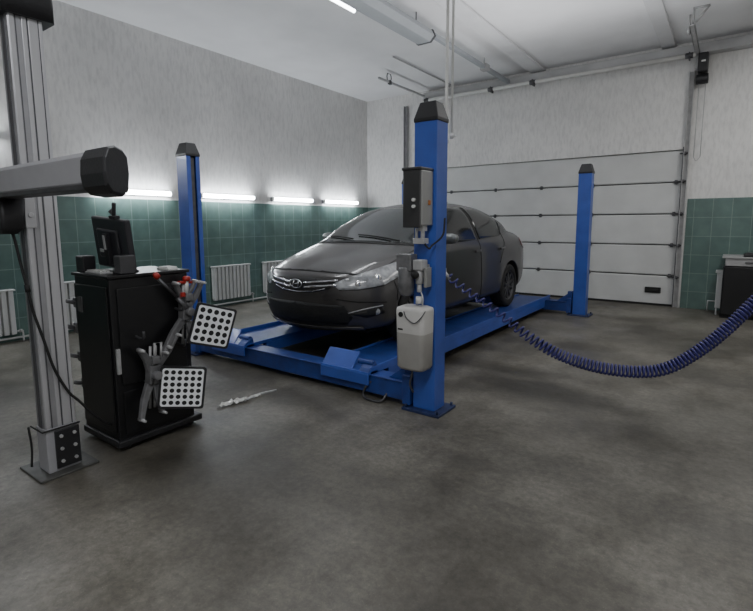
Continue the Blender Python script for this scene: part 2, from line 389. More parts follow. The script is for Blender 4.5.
# ------------------------------------------------------------------ radiators
def radiator(y0, y1, z0, z1, label):
    t = thing('radiator', label, 'radiator', (XL+.012, y0, 0), group=None); L = y1-y0
    bm = new()
    box(bm, .03, .045, 0, L, z0+.02, z1-.02)
    n = max(3, int(L/.075))
    for i in range(n):
        yc = L*(i+.5)/n; box(bm, .035, .095, yc-L/n*.36, yc+L/n*.36, z0, z1-.012)
    obj('fins', bm, 'rad', t, bevel=.012)
    bm = new(); box(bm, .025, .105, -.01, L+.01, z1-.012, z1+.008); obj('top_cover', bm, 'rad', t, bevel=.004)
    bm = new(); tube(bm, smooth_path([(.06, L, z0+.03), (.06, L+.05, z0+.03), (.06, L+.06, z0), (.06, L+.06, 0)], 5), .011, 8)
    obj('pipe', bm, 'rad', t)
    bm = new(); cyl(bm, (.06, L+.02, z0+.03), (.06, L+.055, z0+.03), .02, 12); cyl(bm, (.06, L+.04, z0+.03), (.11, L+.04, z0+.03), .015, 12); obj('valve', bm, 'steel', t)
    for yy in (.1, L-.1):
        bm = new(); box(bm, 0, .035, yy-.015, yy+.015, z1-.1, z1-.06); obj('wall_bracket', bm, 'steel', t)
radiator(5.02, 5.80, .13, .70, 'white panel radiator under the wall tiles, right of left front blue post')
radiator(6.13, 7.0, .13, .70, 'white panel radiator low on left wall, partly behind the car nose')
radiator(1.3, 2.2, .10, .64, 'white panel radiator on left wall, left of aluminium column')
radiator(2.2+.35, 3.2, .10, .67, 'white panel radiator on left wall, between aluminium column and black cabinet')
bm = new(); tube(bm, [(XL+.06, 1.0, .05), (XL+.06, 9.2, .05)], .014, 8); tag(obj('heating_pipe', bm, 'rad'), 'thin white heating pipe running low along the left wall', 'pipe')

# ------------------------------------------------------------------ four post lift
X1, Y1, W, LN, HP = -1.79, 3.18, 2.955, 4.67, 2.13
CX = X1-W/2
lift = thing('four_post_lift', 'blue four post car lift with runways lowered, the grey car on it', 'car lift', (CX, Y1, 0))
def post(sx, y):
    """sx=+1 right, -1 left; channel opens toward the lift centre"""
    xc = sx*W/2 - (.15 if sx < 0 and y > 1 else 0); a, b, tk, sl = .092, .079, .012, .03
    o = xc + sx*a; i = xc - sx*a; l2 = i + sx*.012
    poly = [(o, -b), (i, -b), (i, -sl), (l2, -sl), (l2, -b+tk), (o-sx*tk, -b+tk), (o-sx*tk, b-tk), (l2, b-tk), (l2, sl), (i, sl), (i, b), (o, b)]
    bm = new(); prism(bm, [(p[0], p[1]+y) for p in poly], 'xy', .02, HP)
    p = obj('post', bm, 'blue', lift, bevel=.003)
    bm = new()
    r0 = [(xc-.098, y-.085), (xc+.098, y-.085), (xc+.098, y+.085), (xc-.098, y+.085)]
    r2 = [(xc-.064, y-.054), (xc+.064, y-.054), (xc+.064, y+.054), (xc-.064, y+.054)]
    A = [bm.verts.new((*q, HP-.005)) for q in r0]; B = [bm.verts.new((*q, HP+.02)) for q in r0]; C = [bm.verts.new((*q, HP+.135)) for q in r2]
    for R0, R1 in ((A, B), (B, C)):
        for k in range(4): bm.faces.new((R0[k], R0[(k+1) % 4], R1[(k+1) % 4], R1[k]))
    bm.faces.new(C); bm.faces.new(A[::-1]); obj('post_cap', bm, 'black_pl', p, bevel=.006)
    bm = new(); box(bm, xc-.16, xc+.16, y-.14, y+.14, 0, .02)
    for dx in (-.135, .135):
        for dy in (-.115, .115): cyl(bm, (xc+dx, y+dy, .02), (xc+dx, y+dy, .045), .011, 6)
    obj('base_plate', bm, 'base_blue', p, bevel=.003)
    bm = new(); box(bm, xc-sx*.075, xc-sx*.06, y-.02, y+.02, .03, HP-.02); obj('lock_ladder', bm, 'steel_dk', p)
    return p
posts = {(s, y): post(s, y) for s in (-1, 1) for y in (0, LN)}
for y in (0, LN):
    bm = new(); xe = W/2-.16
    poly = [(y-.085, .05), (y+.085, .05), (y+.085, .2), (y-.085, .2)]
    xl = -xe - (.15 if y > 1 else 0); prism(bm, poly, 'yz', xl, xe); box(bm, xl, xe, y-.1, y-.085, .195, .207); c = obj('crossbeam', bm, 'blue_dk', lift, bevel=.006)
    for s in (-1, 1):
        ox = -.15 if s < 0 and y > 1 else 0
        x0, x1 = sorted((s*(xe-.02)+ox, s*(W/2-.11)+ox))
        bm = new(); box(bm, x0, x1, y-.10, y+.10, .03, .26)
        xg = s*(xe-.02)+ox
        prism(bm, [(xg, .2), (xg - s*.16, .2), (xg, .32)], 'xz', y-.05, y-.035)
        prism(bm, [(xg, .2), (xg - s*.16, .2), (xg, .32)], 'xz', y+.035, y+.05)
        box(bm, x0, x1, y-.05, y+.05, .26, .36)
        obj('end_carriage', bm, 'blue_dk', c, bevel=.004)
for s in (-1, 1):
    xc = s*.76 - .03; y0, y1 = -.09, LN+.12
    bm = new(); box(bm, xc-.25, xc+.25, y0, y1, .207, .217)
    for k in range(3): box(bm, xc-.2+k*.18, xc-.16+k*.18, y0+.3, y1-.3, .12, .207)
    r = obj('runway', bm, 'blue_dk', lift, bevel=.002)
    for q in (-1, 1):
        x0, x1 = sorted((xc+q*.25, xc+q*.262)); bm = new(); box(bm, x0, x1, y0+.26, y1-.28, .10, .20); box(bm, x0, x1, y0, y1, .20, .262 if q == s else .235)
        obj('side_rail', bm, 'blue', r, bevel=.003)
    # front wheel stop, a tilted flap with a hinge
    bm = new()
    prism(bm, [(y0-.03, .20), (y0-.015, .20), (y0+.11, .335), (y0+.095, .345)], 'yz', xc-.25, xc+.08)
    prism(bm, [(y0-.035, .12), (y0-.02, .12), (y0-.02, .21), (y0-.035, .21)], 'yz', xc-.25, xc+.262)
    prism(bm, [(y0-.035, .20), (y0+.1, .20), (y0+.1, .225), (y0-.03, .225)], 'yz', xc-.25, xc+.262)
    f = obj('wheel_stop', bm, 'blue', r, bevel=.003)
    bm = new(); cyl(bm, (xc+.10, y0+.06, .28), (xc+.25, y0+.06, .28), .024, 12)
    prism(bm, [(y0-.03, .22), (y0+.1, .22), (y0+.08, .29), (y0+.0, .25)], 'yz', xc+.16, xc+.26)
    obj('stop_hinge', bm, 'blue_dk', r, bevel=.003)
    # rear ramp
    bm = new(); prism(bm, [(y1, .205), (y1, .217), (y1+.62, .02), (y1+.62, .005)], 'yz', xc-.24, xc+.24); obj('ramp', bm, 'blue_dk', r, bevel=.002)
# control box on the front right post
bm = new(); bx0, bx1 = X1-CX-.075, X1-CX+.07
box(bm, bx0, bx1, -.24, -.09, 1.40, 1.775, 1)
box(bm, bx0-.006, bx1-.01, -.252, -.24, 1.385, 1.78, 0)
box(bm, bx0-.012, bx1+.0, -.26, -.08, 1.775, 1.797, 0)
cb = obj('control_box', bm, ['box_dark', 'box_lt'], lift, bevel=.006)
for z in (1.53, 1.575):
    bm = new(); cyl(bm, (bx0+.09, -.252, z), (bx0+.09, -.272, z), .012, 14); obj('button', bm, 'white', cb)
bm = new(); box(bm, bx1, bx1+.010, -.16, -.135, 1.54, 1.575); obj('switch', bm, 'amber', cb, bevel=.004)
bm = new(); box(bm, bx0+.09, bx0+.13, -.2, -.14, 1.36, 1.40); cyl(bm, (bx0+.11, -.17, 1.29), (bx0+.11, -.17, 1.38), .014, 12)
cyl(bm, (bx0+.06, -.17, 1.30), (bx0+.06, -.17, 1.38), .011, 12); box(bm, bx0+.04, bx0+.13, -.19, -.12, 1.27, 1.31)
obj('cable_gland', bm, 'steel', cb, bevel=.003)
bm = new(); tube(bm, smooth_path([(bx0+.11, -.17, 1.29), (bx0+.16, -.17, 1.24), (bx1+.02, -.13, 1.26), (bx1+.07, -.07, 1.33), (bx1+.07, -.04, 1.45)], 6), .007, 7); obj('cable', bm, 'rubber', cb)

# air preparation unit (filter regulator) on the post
rg = thing('filter_regulator', 'smoky grey air filter regulator on front right blue post, above white tank', 'regulator', (X1-.045, Y1-.16, .862))
bm = new(); box(bm, -.12, .005, -.05, .05, .21, .335); lathe(bm, [(.0, .0), (.045, .0), (.062, .05), (.062, .21), (.0, .21)], (-.06, 0, .03), (0, 0, 1), 20)
obj('filter_bowl', bm, 'regul', rg, bevel=.01)
bm = new(); box(bm, .012, .09, -.035, .05, .22, .295); cyl(bm, (.05, 0, .12), (.05, 0, .22), .028, 16); cyl(bm, (.05, 0, .06), (.05, 0, .12), .018, 12); obj('lubricator', bm, 'steel', rg, bevel=.008)
bm = new(); lathe(bm, [(0, -.065), (.028, -.065), (.028, -.045), (0, -.045)], (.045, 0, .19), (0, 1, 0), 18); obj('gauge', bm, 'rubber', rg)
bm = new(); box(bm, .095, .115, -.02, .06, .10, .24); box(bm, -.05, .1, .045, .062, .16, .26); obj('bracket', bm, 'box_lt', rg, bevel=.003)
bm = new(); tube(bm, smooth_path([(.06, 0, .07), (.09, -.02, .02), (.075, -.01, -.05), (.03, 0, -.03)], 6), .006, 6); obj('hose', bm, 'steel', rg)
# white tank hanging under it
tk = thing('oil_reservoir', 'white plastic oil tank hanging on front right blue post', 'tank', (X1-.015, Y1-.185, .365))
def rrect(cx, cy, hx, hy, r, n=5):
    out = []
    for (sx, sy, a0) in ((1, 1, 0), (-1, 1, 90), (-1, -1, 180), (1, -1, 270)):
        for i in range(n+1):
            a = math.radians(a0 + 90*i/n); out.append((cx+sx*(hx-r)+r*math.cos(a), cy+sy*(hy-r)+r*math.sin(a)))
    return out
def loft_z(bm, secs, mis):
    prev = None
    for k, (z, cx, cy, hx, hy, r) in enumerate(secs):
        rgn = [bm.verts.new((x, y, z)) for x, y in rrect(cx, cy, hx, hy, r)]
        if prev: bridge(bm, prev, rgn, mis[k-1])
        else: cap(bm, rgn[::-1], mis[0])
        prev = rgn
    cap(bm, prev, mis[-1])
bm = new(); loft_z(bm, [(0, 0, 0, .10, .075, .04), (.02, 0, 0, .112, .085, .035), (.26, 0, 0, .116, .087, .035), (.27, 0, 0, .116, .087, .035), (.43, 0, 0, .118, .087, .03), (.45, 0, 0, .115, .08, .03), (.462, 0, 0, .09, .055, .03)], [1, 1, 1, 0, 0, 0])
obj('tank_body', bm, ['white_lo', 'tank_lo'], tk)
bm = new(); cyl(bm, (-.065, -.07, .405), (-.065, -.095, .405), .018, 16); obj('filler_plug', bm, 'rubber', tk)
bm = new(); box(bm, -.09, -.05, -.090, -.086, .292, .303); obj('level_mark', bm, 'rubber', tk)
bm = new(); cyl(bm, (.03, 0, .48), (.03, 0, .53), .022, 14); obj('neck', bm, 'white', tk)
bm = new(); tube(bm, smooth_path([(-.04, -.09, .43), (-.01, -.1, .385), (.05, -.1, .355), (.10, -.1, .39), (.12, -.06, .44)], 6), .004, 6); obj('wire', bm, 'steel_dk', tk)
bm = new(); tube(bm, smooth_path([(-.02, 0, .0), (-.02, -.01, -.06), (-.04, 0, -.13), (-.03, .03, -.2)], 6), .008, 7); obj('drain_hose', bm, 'steel_dk', tk)
bm = new(); box(bm, -.02, .02, .07, .11, .3, .36); obj('hanger', bm, 'steel_dk', tk)
# loose cable loop under the crossbeam
bm = new(); tube(bm, smooth_path([(-2.25, 3.12, .17), (-2.31, 3.08, .11), (-2.33, 3.06, .03), (-2.24, 3.04, .014), (-2.15, 3.06, .02), (-2.12, 3.12, .1)], 8), .009, 7)
box(bm, -2.28, -2.22, 3.1, 3.155, .10, .17)
tag(obj('cable_loop', bm, 'steel_dk'), 'small dark cable loop hanging below the front crossbeam near white tank', 'cable')

# vertical conduits by the post
bm = new(); tube(bm, smooth_path([(-1.75, 3.33, 4.2), (-1.75, 3.33, 3.0), (-1.75, 3.33, 1.44)], 3), .0115, 10); box(bm, -1.77, -1.73, 3.32, 3.345, 2.0, 2.02)
tag(obj('cable_conduit', bm, 'white'), 'long thin white conduit dropping from ceiling along front right blue post', 'conduit')
bm = new(); tube(bm, [(-1.71, 3.34, 4.2), (-1.71, 3.34, 2.06)], .009, 10); cyl(bm, (-1.71, 3.34, 2.03), (-1.71, 3.34, 2.07), .014, 10); box(bm, -1.71, -1.675, 3.33, 3.35, 2.045, 2.055)
tag(obj('cable_conduit', bm, 'white'), 'shorter white conduit ending in air beside top of front right blue post', 'conduit')

# coiled air hose
def hose():
    ctrl = [(-1.70, 3.30, 1.02), (-1.62, 3.38, .93), (-1.36, 3.5, .73), (-1.16, 3.56, .575), (-.94, 3.6, .462), (-.68, 3.7, .385), (-.43, 3.8, .375), (-.27, 3.88, .42), (-.10, 4.0, .55), (.03, 4.1, .69), (.16, 4.2, .86), (.36, 4.35, 1.12), (.6, 4.5, 1.45)]
    path = smooth_path(ctrl, 40)
    s = [0]
    for a, b in zip(path, path[1:]): s.append(s[-1]+(b-a).length)
    T = s[-1]; n = 0; out = []; th = 0; i = 0
    d = 0
    while d < T:
        while i < len(s)-2 and s[i+1] < d: i += 1
        t = (d-s[i])/max(1e-9, s[i+1]-s[i]); p = path[i].lerp(path[i+1], t); tg = (path[i+1]-path[i]).normalized()
        a = tg.cross(V((0, 0, 1))).normalized(); b = a.cross(tg).normalized()
        f = d/T; pitch = .062 if f < .16 else (.062+(.026-.062)*min(1, (f-.16)/.14)); R = .026 if f < .14 else min(.038, .026+(f-.14)*.1)
        out.append(p + a*math.cos(th)*R + b*math.sin(th)*R)
        dth = 2*PI/12; th += dth; d += pitch/12
    bm = new(); tube(bm, out, .0078, 6); return bm
h = thing('coiled_air_hose', 'dark blue spiral air hose sagging from the front right post', 'hose', (0, 0, 0))
obj('coil', hose(), 'hose', h, smooth=True)
bm = new(); cyl(bm, (-1.725, 3.27, 1.06), (-1.69, 3.30, 1.0), .014, 12); box(bm, -1.74, -1.71, 3.25, 3.29, 1.03, 1.08); obj('fitting', bm, 'steel', h)
bm = new(); tube(bm, smooth_path([(.6, 4.5, 1.45), (1.2, 4.6, 2.0), (1.9, 4.7, 2.2), (2.35, 4.7, 2.2)], 6), .008, 8); obj('hose_tail', bm, 'hose', h)

# ------------------------------------------------------------------ car
car = thing('car', 'dark graphite grey four door saloon car standing on the blue lift', 'car', (-3.345, 3.34, .219))
def interp(tab, v):
    if v <= tab[0][0]: return tab[0][1]
    for (a, fa), (b, fb) in zip(tab, tab[1:]):
        if v <= b: return fa+(fb-fa)*(v-a)/(b-a)
    return tab[-1][1]
ZC = [(0, .72), (.06, .76), (.2, .815), (.5, .885), (.75, .94), (.92, .975), (1.02, 1.0), (1.2, 1.09), (1.45, 1.225), (1.7, 1.35), (1.88, 1.42), (2.1, 1.455), (2.4, 1.475), (2.75, 1.475), (3.05, 1.44), (3.3, 1.37), (3.55, 1.265), (3.8, 1.145), (3.95, 1.10), (4.2, 1.075), (4.32, 1.05), (4.37, 1.01)]
BZ = [(0, .675), (.06, .71), (.2, .755), (.5, .82), (.85, .885), (1.05, .91), (1.6, .93), (2.4, .95), (3.2, .985), (3.8, 1.01), (4.1, 1.01), (4.37, .95)]
BW = [(0, .75), (.3, .78), (.8, .81), (1.5, .82), (3.1, .805), (3.7, .755), (4.1, .72), (4.37, .68)]
WM = [(0, .80), (.3, .835), (.8, .85), (3.6, .85), (4.0, .83), (4.37, .775)]
ZB = [(0, .19), (.5, .18), (3.8, .19), (4.37, .27)]
def profile(v):
    zc, bz, bw, w, zb = [interp(t, v) for t in (ZC, BZ, BW, WM, ZB)]
    h = zc-bz
    t = min(1, max(0, (h-.10)/.16)); t = t*t*(3-2*t)
    hood = [(bw*.88, bz+.5*h), (bw*.70, bz+.72*h), (bw*.5, bz+.84*h), (bw*.25, bz+.96*h), (0, zc)]
    rw = bw-.46*h
    gh = [(bw-.022, bz+.02), (bw-.022-.16*h, bz+.45*h), (rw, zc-.085*min(1, h/.4)), (rw*.62, zc-.02), (0, zc)]
    top = [(a[0]*(1-t)+b[0]*t, a[1]*(1-t)+b[1]*t) for a, b in zip(hood, gh)]
    zm = (bz+zb)/2
    low = [(0, zb), (w*.55, zb), (w*.955, zb+.02), (w, zb+.13), (w*1.0, zm+.05), (w*.985, bz-.13), (bw+.012, bz-.02)]
    return low+top
def warp(u, v, z):
    a = abs(u)/.85
    f = max(0, 1-v/1.35); f = f*f*(3-2*f)
    v2 = v + .43*(a**2.7)*f
    if v < .4:
        g = (1-v/.4)
        v2 += g*(max(0, .34-z)*.42 + max(0, z-.60)*.62 + (0.025 if z < .47 and z > .27 else 0)*(1-a)*0)
    r = max(0, (v-3.5)/.87); r = r*r
    v2 -= .26*(a**2.8)*r
    if v > 4.0: v2 -= (v-4.0)/.37*(max(0, .5-z)*.25)
    return (u, v2, z)
vs_ = [0, .05, .15, .32, .5, .66, 0.80, .93, 1.0, 1.06, 1.22, 1.42, 1.65, 1.84, 1.98, 2.3, 2.6, 2.85, 3.05, 3.25, 3.42, 3.6, 3.78, 3.9, 4.08, 4.24, 4.33, 4.37]
bm = new()
def full_ring(v, scale=1, cz=.45):
    p = profile(v); pts = [(-x, z) for x, z in p[::-1]][:-1] + p       # centre-top(left) .. bottom .. right top
    pts = pts[:-1]
    return [bm.verts.new(warp(x*scale, v, cz+(z-cz)*scale)) for x, z in pts]
rings = [full_ring(0, .35), full_ring(0, .7), full_ring(0, .92)] + [full_ring(v) for v in vs_] + [full_ring(4.37, .92, .62), full_ring(4.37, .6, .62), full_ring(4.37, .3, .62)]
for a, b in zip(rings, rings[1:]): bridge(bm, a, b)
bm.faces.new(rings[0][::-1]); bm.faces.new(rings[-1])
body = obj('body', bm, ['car', 'under'], car, smooth=True)
ss = body.modifiers.new('s', 'SUBSURF'); ss.levels = ss.render_levels = 2
def bake(o):
    dg = bpy.context.evaluated_depsgraph_get(); dg.update()
    me = bpy.data.meshes.new_from_object(o.evaluated_get(dg)); o.modifiers.clear(); o.data = me
bake(body)
tb = new(); tb.from_mesh(body.data); TREE = BVHTree.FromBMesh(tb); tb.free()
cut = new()
for s in (-1, 1):
    for v in (.86, 3.43): cyl(cut, (s*.56, v, .315), (s*1.1, v, .315), .352, 40)
cutter = obj('cutter', cut, 'under')
cutter.parent = car
bo = body.modifiers.new('b', 'BOOLEAN'); bo.operation = 'DIFFERENCE'; bo.object = cutter; bo.solver = 'EXACT'
try: bo.material_mode = 'TRANSFER'
except Exception: pass
bake(body); bpy.data.objects.remove(cutter)
for p in body.data.polygons: p.use_smooth = True
try: body.data.set_sharp_from_angle(angle=math.radians(40))
except Exception: pass

def patch(name, pts, d, m, off=.004, res=.035, parent=car, thick=.012, both=False, smooth=True):
    d = V(d).normalized(); a, b = basis(d); out = []
    for s in ((1, -1) if both else (1,)):
        bm = new(); P3 = [V(p) for p in pts]
        P2 = [(p.dot(a), p.dot(b)) for p in P3]
        vsx = [bm.verts.new((x, y, 0)) for x, y in P2]; bm.faces.new(vsx)
        bmesh.ops.triangulate(bm, faces=bm.faces[:])
        for ax in (0, 1):
            lo = min(p[ax] for p in P2); hi = max(p[ax] for p in P2); k = int((hi-lo)/res)
            for i in range(1, k+1):
                co = [0, 0, 0]; no = [0, 0, 0]; co[ax] = lo+(hi-lo)*i/(k+1); no[ax] = 1
                bmesh.ops.bisect_plane(bm, geom=bm.verts[:]+bm.edges[:]+bm.faces[:], plane_co=co, plane_no=no)
        bmesh.ops.remove_doubles(bm, verts=bm.verts[:], dist=1e-4)
        base = sum((p.dot(d) for p in P3))/len(P3); kill = []
        for v in bm.verts:
            x, y = v.co.x, v.co.y
            o0 = a*x+b*y+d*(base-2)
            hit = TREE.ray_cast(o0, d)
            if hit[0] is None: kill.append(v); continue
            nn = hit[1] if hit[1].dot(d) < 0 else -hit[1]
            p = hit[0]+nn*off; v.co = V((p.x*s, p.y, p.z))
        bmesh.ops.delete(bm, geom=kill, context='VERTS')
        o = obj(name, bm, m, parent, smooth=smooth)
        sm = o.modifiers.new('t', 'SOLIDIFY'); sm.thickness = min(thick, .006); sm.offset = 0
        out.append(o)
    return out
F = (0, 1, 0); DN = (0, 0, -1)
# recalc normals point outward is not guaranteed on open patches: a slab straddling the surface either way is fine
patch('windshield', [(-.735, 1.13, 1), (-.35, 1.01, 1), (0, .99, 1), (.35, 1.01, 1), (.735, 1.13, 1), (.63, 1.50, 1.2), (.55, 1.83, 1.4), (.3, 1.80, 1.4), (0, 1.785, 1.4), (-.3, 1.80, 1.4), (-.55, 1.83, 1.4), (-.63, 1.50, 1.2)], DN, 'carglass')
patch('rear_window', [(-.60, 3.72, 1), (.60, 3.72, 1), (.50, 3.25, 1.3), (-.50, 3.25, 1.3)], DN, 'sideglass')
patch('cowl', [(-.75, 1.08, 1), (-.35, .955, 1), (0, .94, 1), (.35, .955, 1), (.75, 1.08, 1), (.74, 1.14, 1), (.35, 1.02, 1), (0, 1.0, 1), (-.35, 1.02, 1), (-.74, 1.14, 1)], DN, 'grille', off=.002)
SD = (-1, 0, 0)
patch('side_window', [(1, 1.40, .965), (1, 2.36, .985), (1, 2.36, 1.385), (1, 2.05, 1.37), (1, 1.68, 1.205)], SD, 'sideglass', both=True)
patch('side_window', [(1, 2.44, .99), (1, 3.14, 1.02), (1, 3.22, 1.20), (1, 3.0, 1.34), (1, 2.74, 1.385), (1, 2.44, 1.39)], SD, 'sideglass', both=True)
patch('quarter_window', [(1, 3.19, 1.03), (1, 3.52, 1.07), (1, 3.27, 1.22)], SD, 'sideglass', both=True)
def seam(name, line, d, w=.006, m='grille', both=False, off=.0025):
    """a thin strip along a polyline of 3D points, projected along d"""
    dd = V(d).normalized(); L = []; R = []
    pts = [V(p) for p in line]
    for i, p in enumerate(pts):
        t = (pts[min(i+1, len(pts)-1)]-pts[max(0, i-1)]).normalized(); n = t.cross(dd).normalized()
        L.append(p+n*w/2); R.append(p-n*w/2)
    return patch(name, L+R[::-1], d, m, off=off, both=both, thick=.004)
seam('door_seam', [(1, 1.42, .90), (1, 1.33, .62), (1, 1.36, .30), (1, 1.42, .23)], SD, both=True)
seam('door_seam', [(1, 2.40, 1.38), (1, 2.40, .96), (1, 2.41, .25)], SD, both=True)
seam('door_seam', [(1, 3.24, 1.10), (1, 3.22, .92), (1, 3.12, .80), (1, 3.02, .66)], SD, both=True)
seam('sill_trim', [(1, 1.3, .235), (1, 3.0, .235)], SD, w=.03, both=True)
for y0 in (2.2, 3.0):
    patch('door_handle', [(1, y0, .83), (1, y0+.17, .84), (1, y0+.17, .868), (1, y0, .858)], SD, 'car', off=.022, both=True, thick=.02)
# bonnet shut lines
seam('bonnet_seam', [(-.62, 0, .715), (-.45, 0, .735), (-.2, 0, .745), (0, 0, .748), (.2, 0, .745), (.45, 0, .735), (.62, 0, .715)], F, w=.012)
seam('bonnet_seam', [(.68, .45, 1), (.71, .75, 1), (.73, 1.03, 1)], DN, w=.008, both=True)
# upper grille
patch('grille', [(-.44, 0, .655), (-.2, 0, .683), (0, 0, .69), (.2, 0, .683), (.44, 0, .655), (.36, 0, .59), (.2, 0, .555), (0, 0, .545), (-.2, 0, .555), (-.36, 0, .59)], F, 'grille', off=.004)
gr = [o for o in car.children if o.name.startswith('grille')][0]
for zz, dz in ((.672, .0), (.632, .0)):
    for s in (-1, 1):
        bm = new()
        seam('grille_bar', [(s*.43, 0, zz-.004), (s*.30, 0, zz-.016), (s*.18, 0, zz-.028), (s*.085, 0, zz-.038)], F, w=.017, m='chrome', off=.012)
        bm.free()
seam('grille_bar', [(-.33, 0, .597), (-.2, 0, .565), (0, 0, .553), (.2, 0, .565), (.33, 0, .597)], F, w=.008, m='chrome', off=.008)
# oval emblem with slanted H
bm = new(); n = 40; zc0 = .627
def hit_front(x, z, off=.0):
    h_ = TREE.ray_cast(V((x, -1, z)), V((0, 1, 0))); return h_[0].y - off
r0 = []; r1 = []
yb = hit_front(0, zc0, .026)
tube(bm, [(.075*math.cos(2*PI*i/n), yb, zc0+.040*math.sin(2*PI*i/n)) for i in range(n+1)], .0065, 6, caps=False)
for s in (-1, 1): tube(bm, [(s*.036-.010, yb, zc0-.033), (s*.030+.010, yb, zc0+.033)], .0085, 6)
tube(bm, [(-.034, yb, zc0-.008), (.034, yb, zc0+.008)], .007, 6)
em = obj('emblem', bm, 'chrome', gr, smooth=True)
# lower grille, number plate recess, fog lamps
patch('lower_grille', [(-.50, 0, .44), (0, 0, .455), (.50, 0, .44), (.56, 0, .33), (.50, 0, .265), (0, 0, .25), (-.50, 0, .265), (-.56, 0, .33)], F, 'grille', off=.004)
patch('bumper_lip', [(-.62, 0, .245), (0, 0, .225), (.62, 0, .245), (.62, 0, .215), (0, 0, .19), (-.62, 0, .215)], F, 'car', off=.014)
DG = (-.62, .78, 0)
patch('fog_lamp_recess', [(.56, .1, .36), (.76, .35, .435), (.775, .38, .37), (.70, .2, .33)], DG, 'grille', off=.004, both=True)
seam('fog_lamp_trim', [(.56, .1, .372), (.66, .2, .41), (.765, .36, .443)], DG, w=.010, m='steel', off=.007, both=True)
for s in (-1, 1):
    bm = new(); lathe(bm, [(.0, -.012), (.03, -.010), (.036, 0.01), (.036, .03)], (s*.735, .305, .385), (-s*.5, .85, 0), 20); obj('fog_lamp', bm, 'lens', car, smooth=True)
# headlights
HL = [(.40, .08, .64), (.44, .12, .585), (.62, .2, .590), (.76, .40, .625), (.815, .62, .70), (.82, .80, .815), (.80, .92, .865), (.75, .66, .825), (.64, .34, .75), (.50, .15, .69)]
hls = patch('headlight', HL, DG, 'lens', off=.006, both=True, res=.03)
for o, s in zip(hls, (1, -1)):
    for (x, y, z, r, m_) in ((.60, .2, .64, .036, 'reflector'), (.705, .36, .69, .04, 'reflector')):
        h_ = TREE.ray_cast(V((x, y, z))-V(DG).normalized()*2, V(DG).normalized())
        if h_[0]:
            p = h_[0]; p = V((p.x*s, p.y, p.z)); bm = new(); lathe(bm, [(.001, -.016), (r*.7, -.013), (r, -.004), (r, .01)], p, (-s*.62, .78, -.05), 20); obj('reflector', bm, m_, o, smooth=True)
seam('headlight_rim', HL[1:6], DG, w=.008, m='grille', off=.009, both=True)
# bumper split line from headlight to arch
seam('bumper_seam', [(.80, .50, .665), (.835, .53, .56), (.84, .52, .47)], (-.9, .43, 0), w=.008, both=True)
seam('bumper_crease', [(.42, .1, .50), (.6, .2, .475), (.78, .4, .47)], DG, w=.010, m='under', both=True)
# tail lights
patch('tail_light', [(.62, 4.3, .93), (.74, 4.2, .97), (.76, 3.95, .95), (.80, 3.95, .86), (.78, 4.2, .80), (.66, 4.3, .81)], (-.7, -.71, 0), 'redlens', off=.006, both=True)
# arch lips
for s in (-1, 1):
    for v in (.86, 3.43):
        bm = new(); pts = []
        for i in range(25):
            a = math.radians(-8+196*i/24); vv = v+.356*math.cos(a); zz = .315+.356*math.sin(a)
            h_ = TREE.ray_cast(V((2, vv, zz)), V((-1, 0, 0)))
            if h_[0] and zz > .2: pts.append((s*(h_[0].x-.004), vv, zz))
        tube(bm, pts, .010, 6); obj('wheel_arch', bm, 'car', car, smooth=True)
# wheels
for s in (-1, 1):
    for v in (.86, 3.43):
        c = V((s*.74, v, .305)); ax = (s, 0, 0)
        bm = new(); lathe(bm, [(.205, -.095), (.27, -.098), (.295, -.088), (.305, -.06), (.305, .06), (.295, .085), (.27, .096), (.22, .096), (.205, .085), (.205, -.095)], c, ax, 48)
        for i in range(40):
            a = 2*PI*i/40; R = Matrix.Translation(c) @ Matrix.Rotation(a, 4, 'X'); box(bm, -.075, -.02, -.008, .008, .300, .307, 0, R); box(bm, .02, .075, -.008, .008, .300, .307, 0, R)
        w = obj('tyre', bm, 'tyre', car, smooth=False)
        for p in w.data.polygons: p.use_smooth = len(p.vertices) == 4 and p.area > .0009
        bm = new(); lathe(bm, [(.206, .085), (.190, .075), (.180, .02), (.178, -.05)], c, ax, 40)
        lathe(bm, [(.0, .078), (.03, .078), (.045, .07), (.05, .05)], c, ax, 20)
        for i in range(10):
            a = 2*PI*i/10; R = Matrix.Translation(c) @ Matrix.Rotation(a, 4, 'X')
            x0, x1 = sorted((s*.05, s*.072)); box(bm, x0, x1, -.016, .016, .03, .195, 0, R)
        obj('rim', bm, 'rim', w, bevel=.004)
        bm = new(); lathe(bm, [(0, .0), (.135, .0), (.135, .02), (0, .02)], c, ax, 30); obj('brake_disc', bm, 'steel_dk', w)
# mirrors
for s in (-1, 1):
    bm = new()
    secs = [(0, .055, .04), (.03, .085, .056), (.10, .088, .058), (.16, .07, .045), (.175, .03, .02)]
    prev = None
    for dx, a, b_ in secs:
        rg_ = ring(bm, V((s*(.80+dx*.9), 1.50, 1.025)), .055 if dx < .17 else .02, V((0, 1, 0)), V((0, 0, 1)), 16, b_)
        if prev: bridge(bm, prev, rg_)
        else: cap(bm, rg_[::-1])
        prev = rg_
    cap(bm, prev); mi_ = obj('mirror', bm, 'mirror', car, smooth=True)
    bm = new(); tube(bm, [(s*.74, 1.50, .96), (s*.83, 1.50, .99)], [.03, .022], 10); obj('mirror_arm', bm, 'black_pl', mi_)
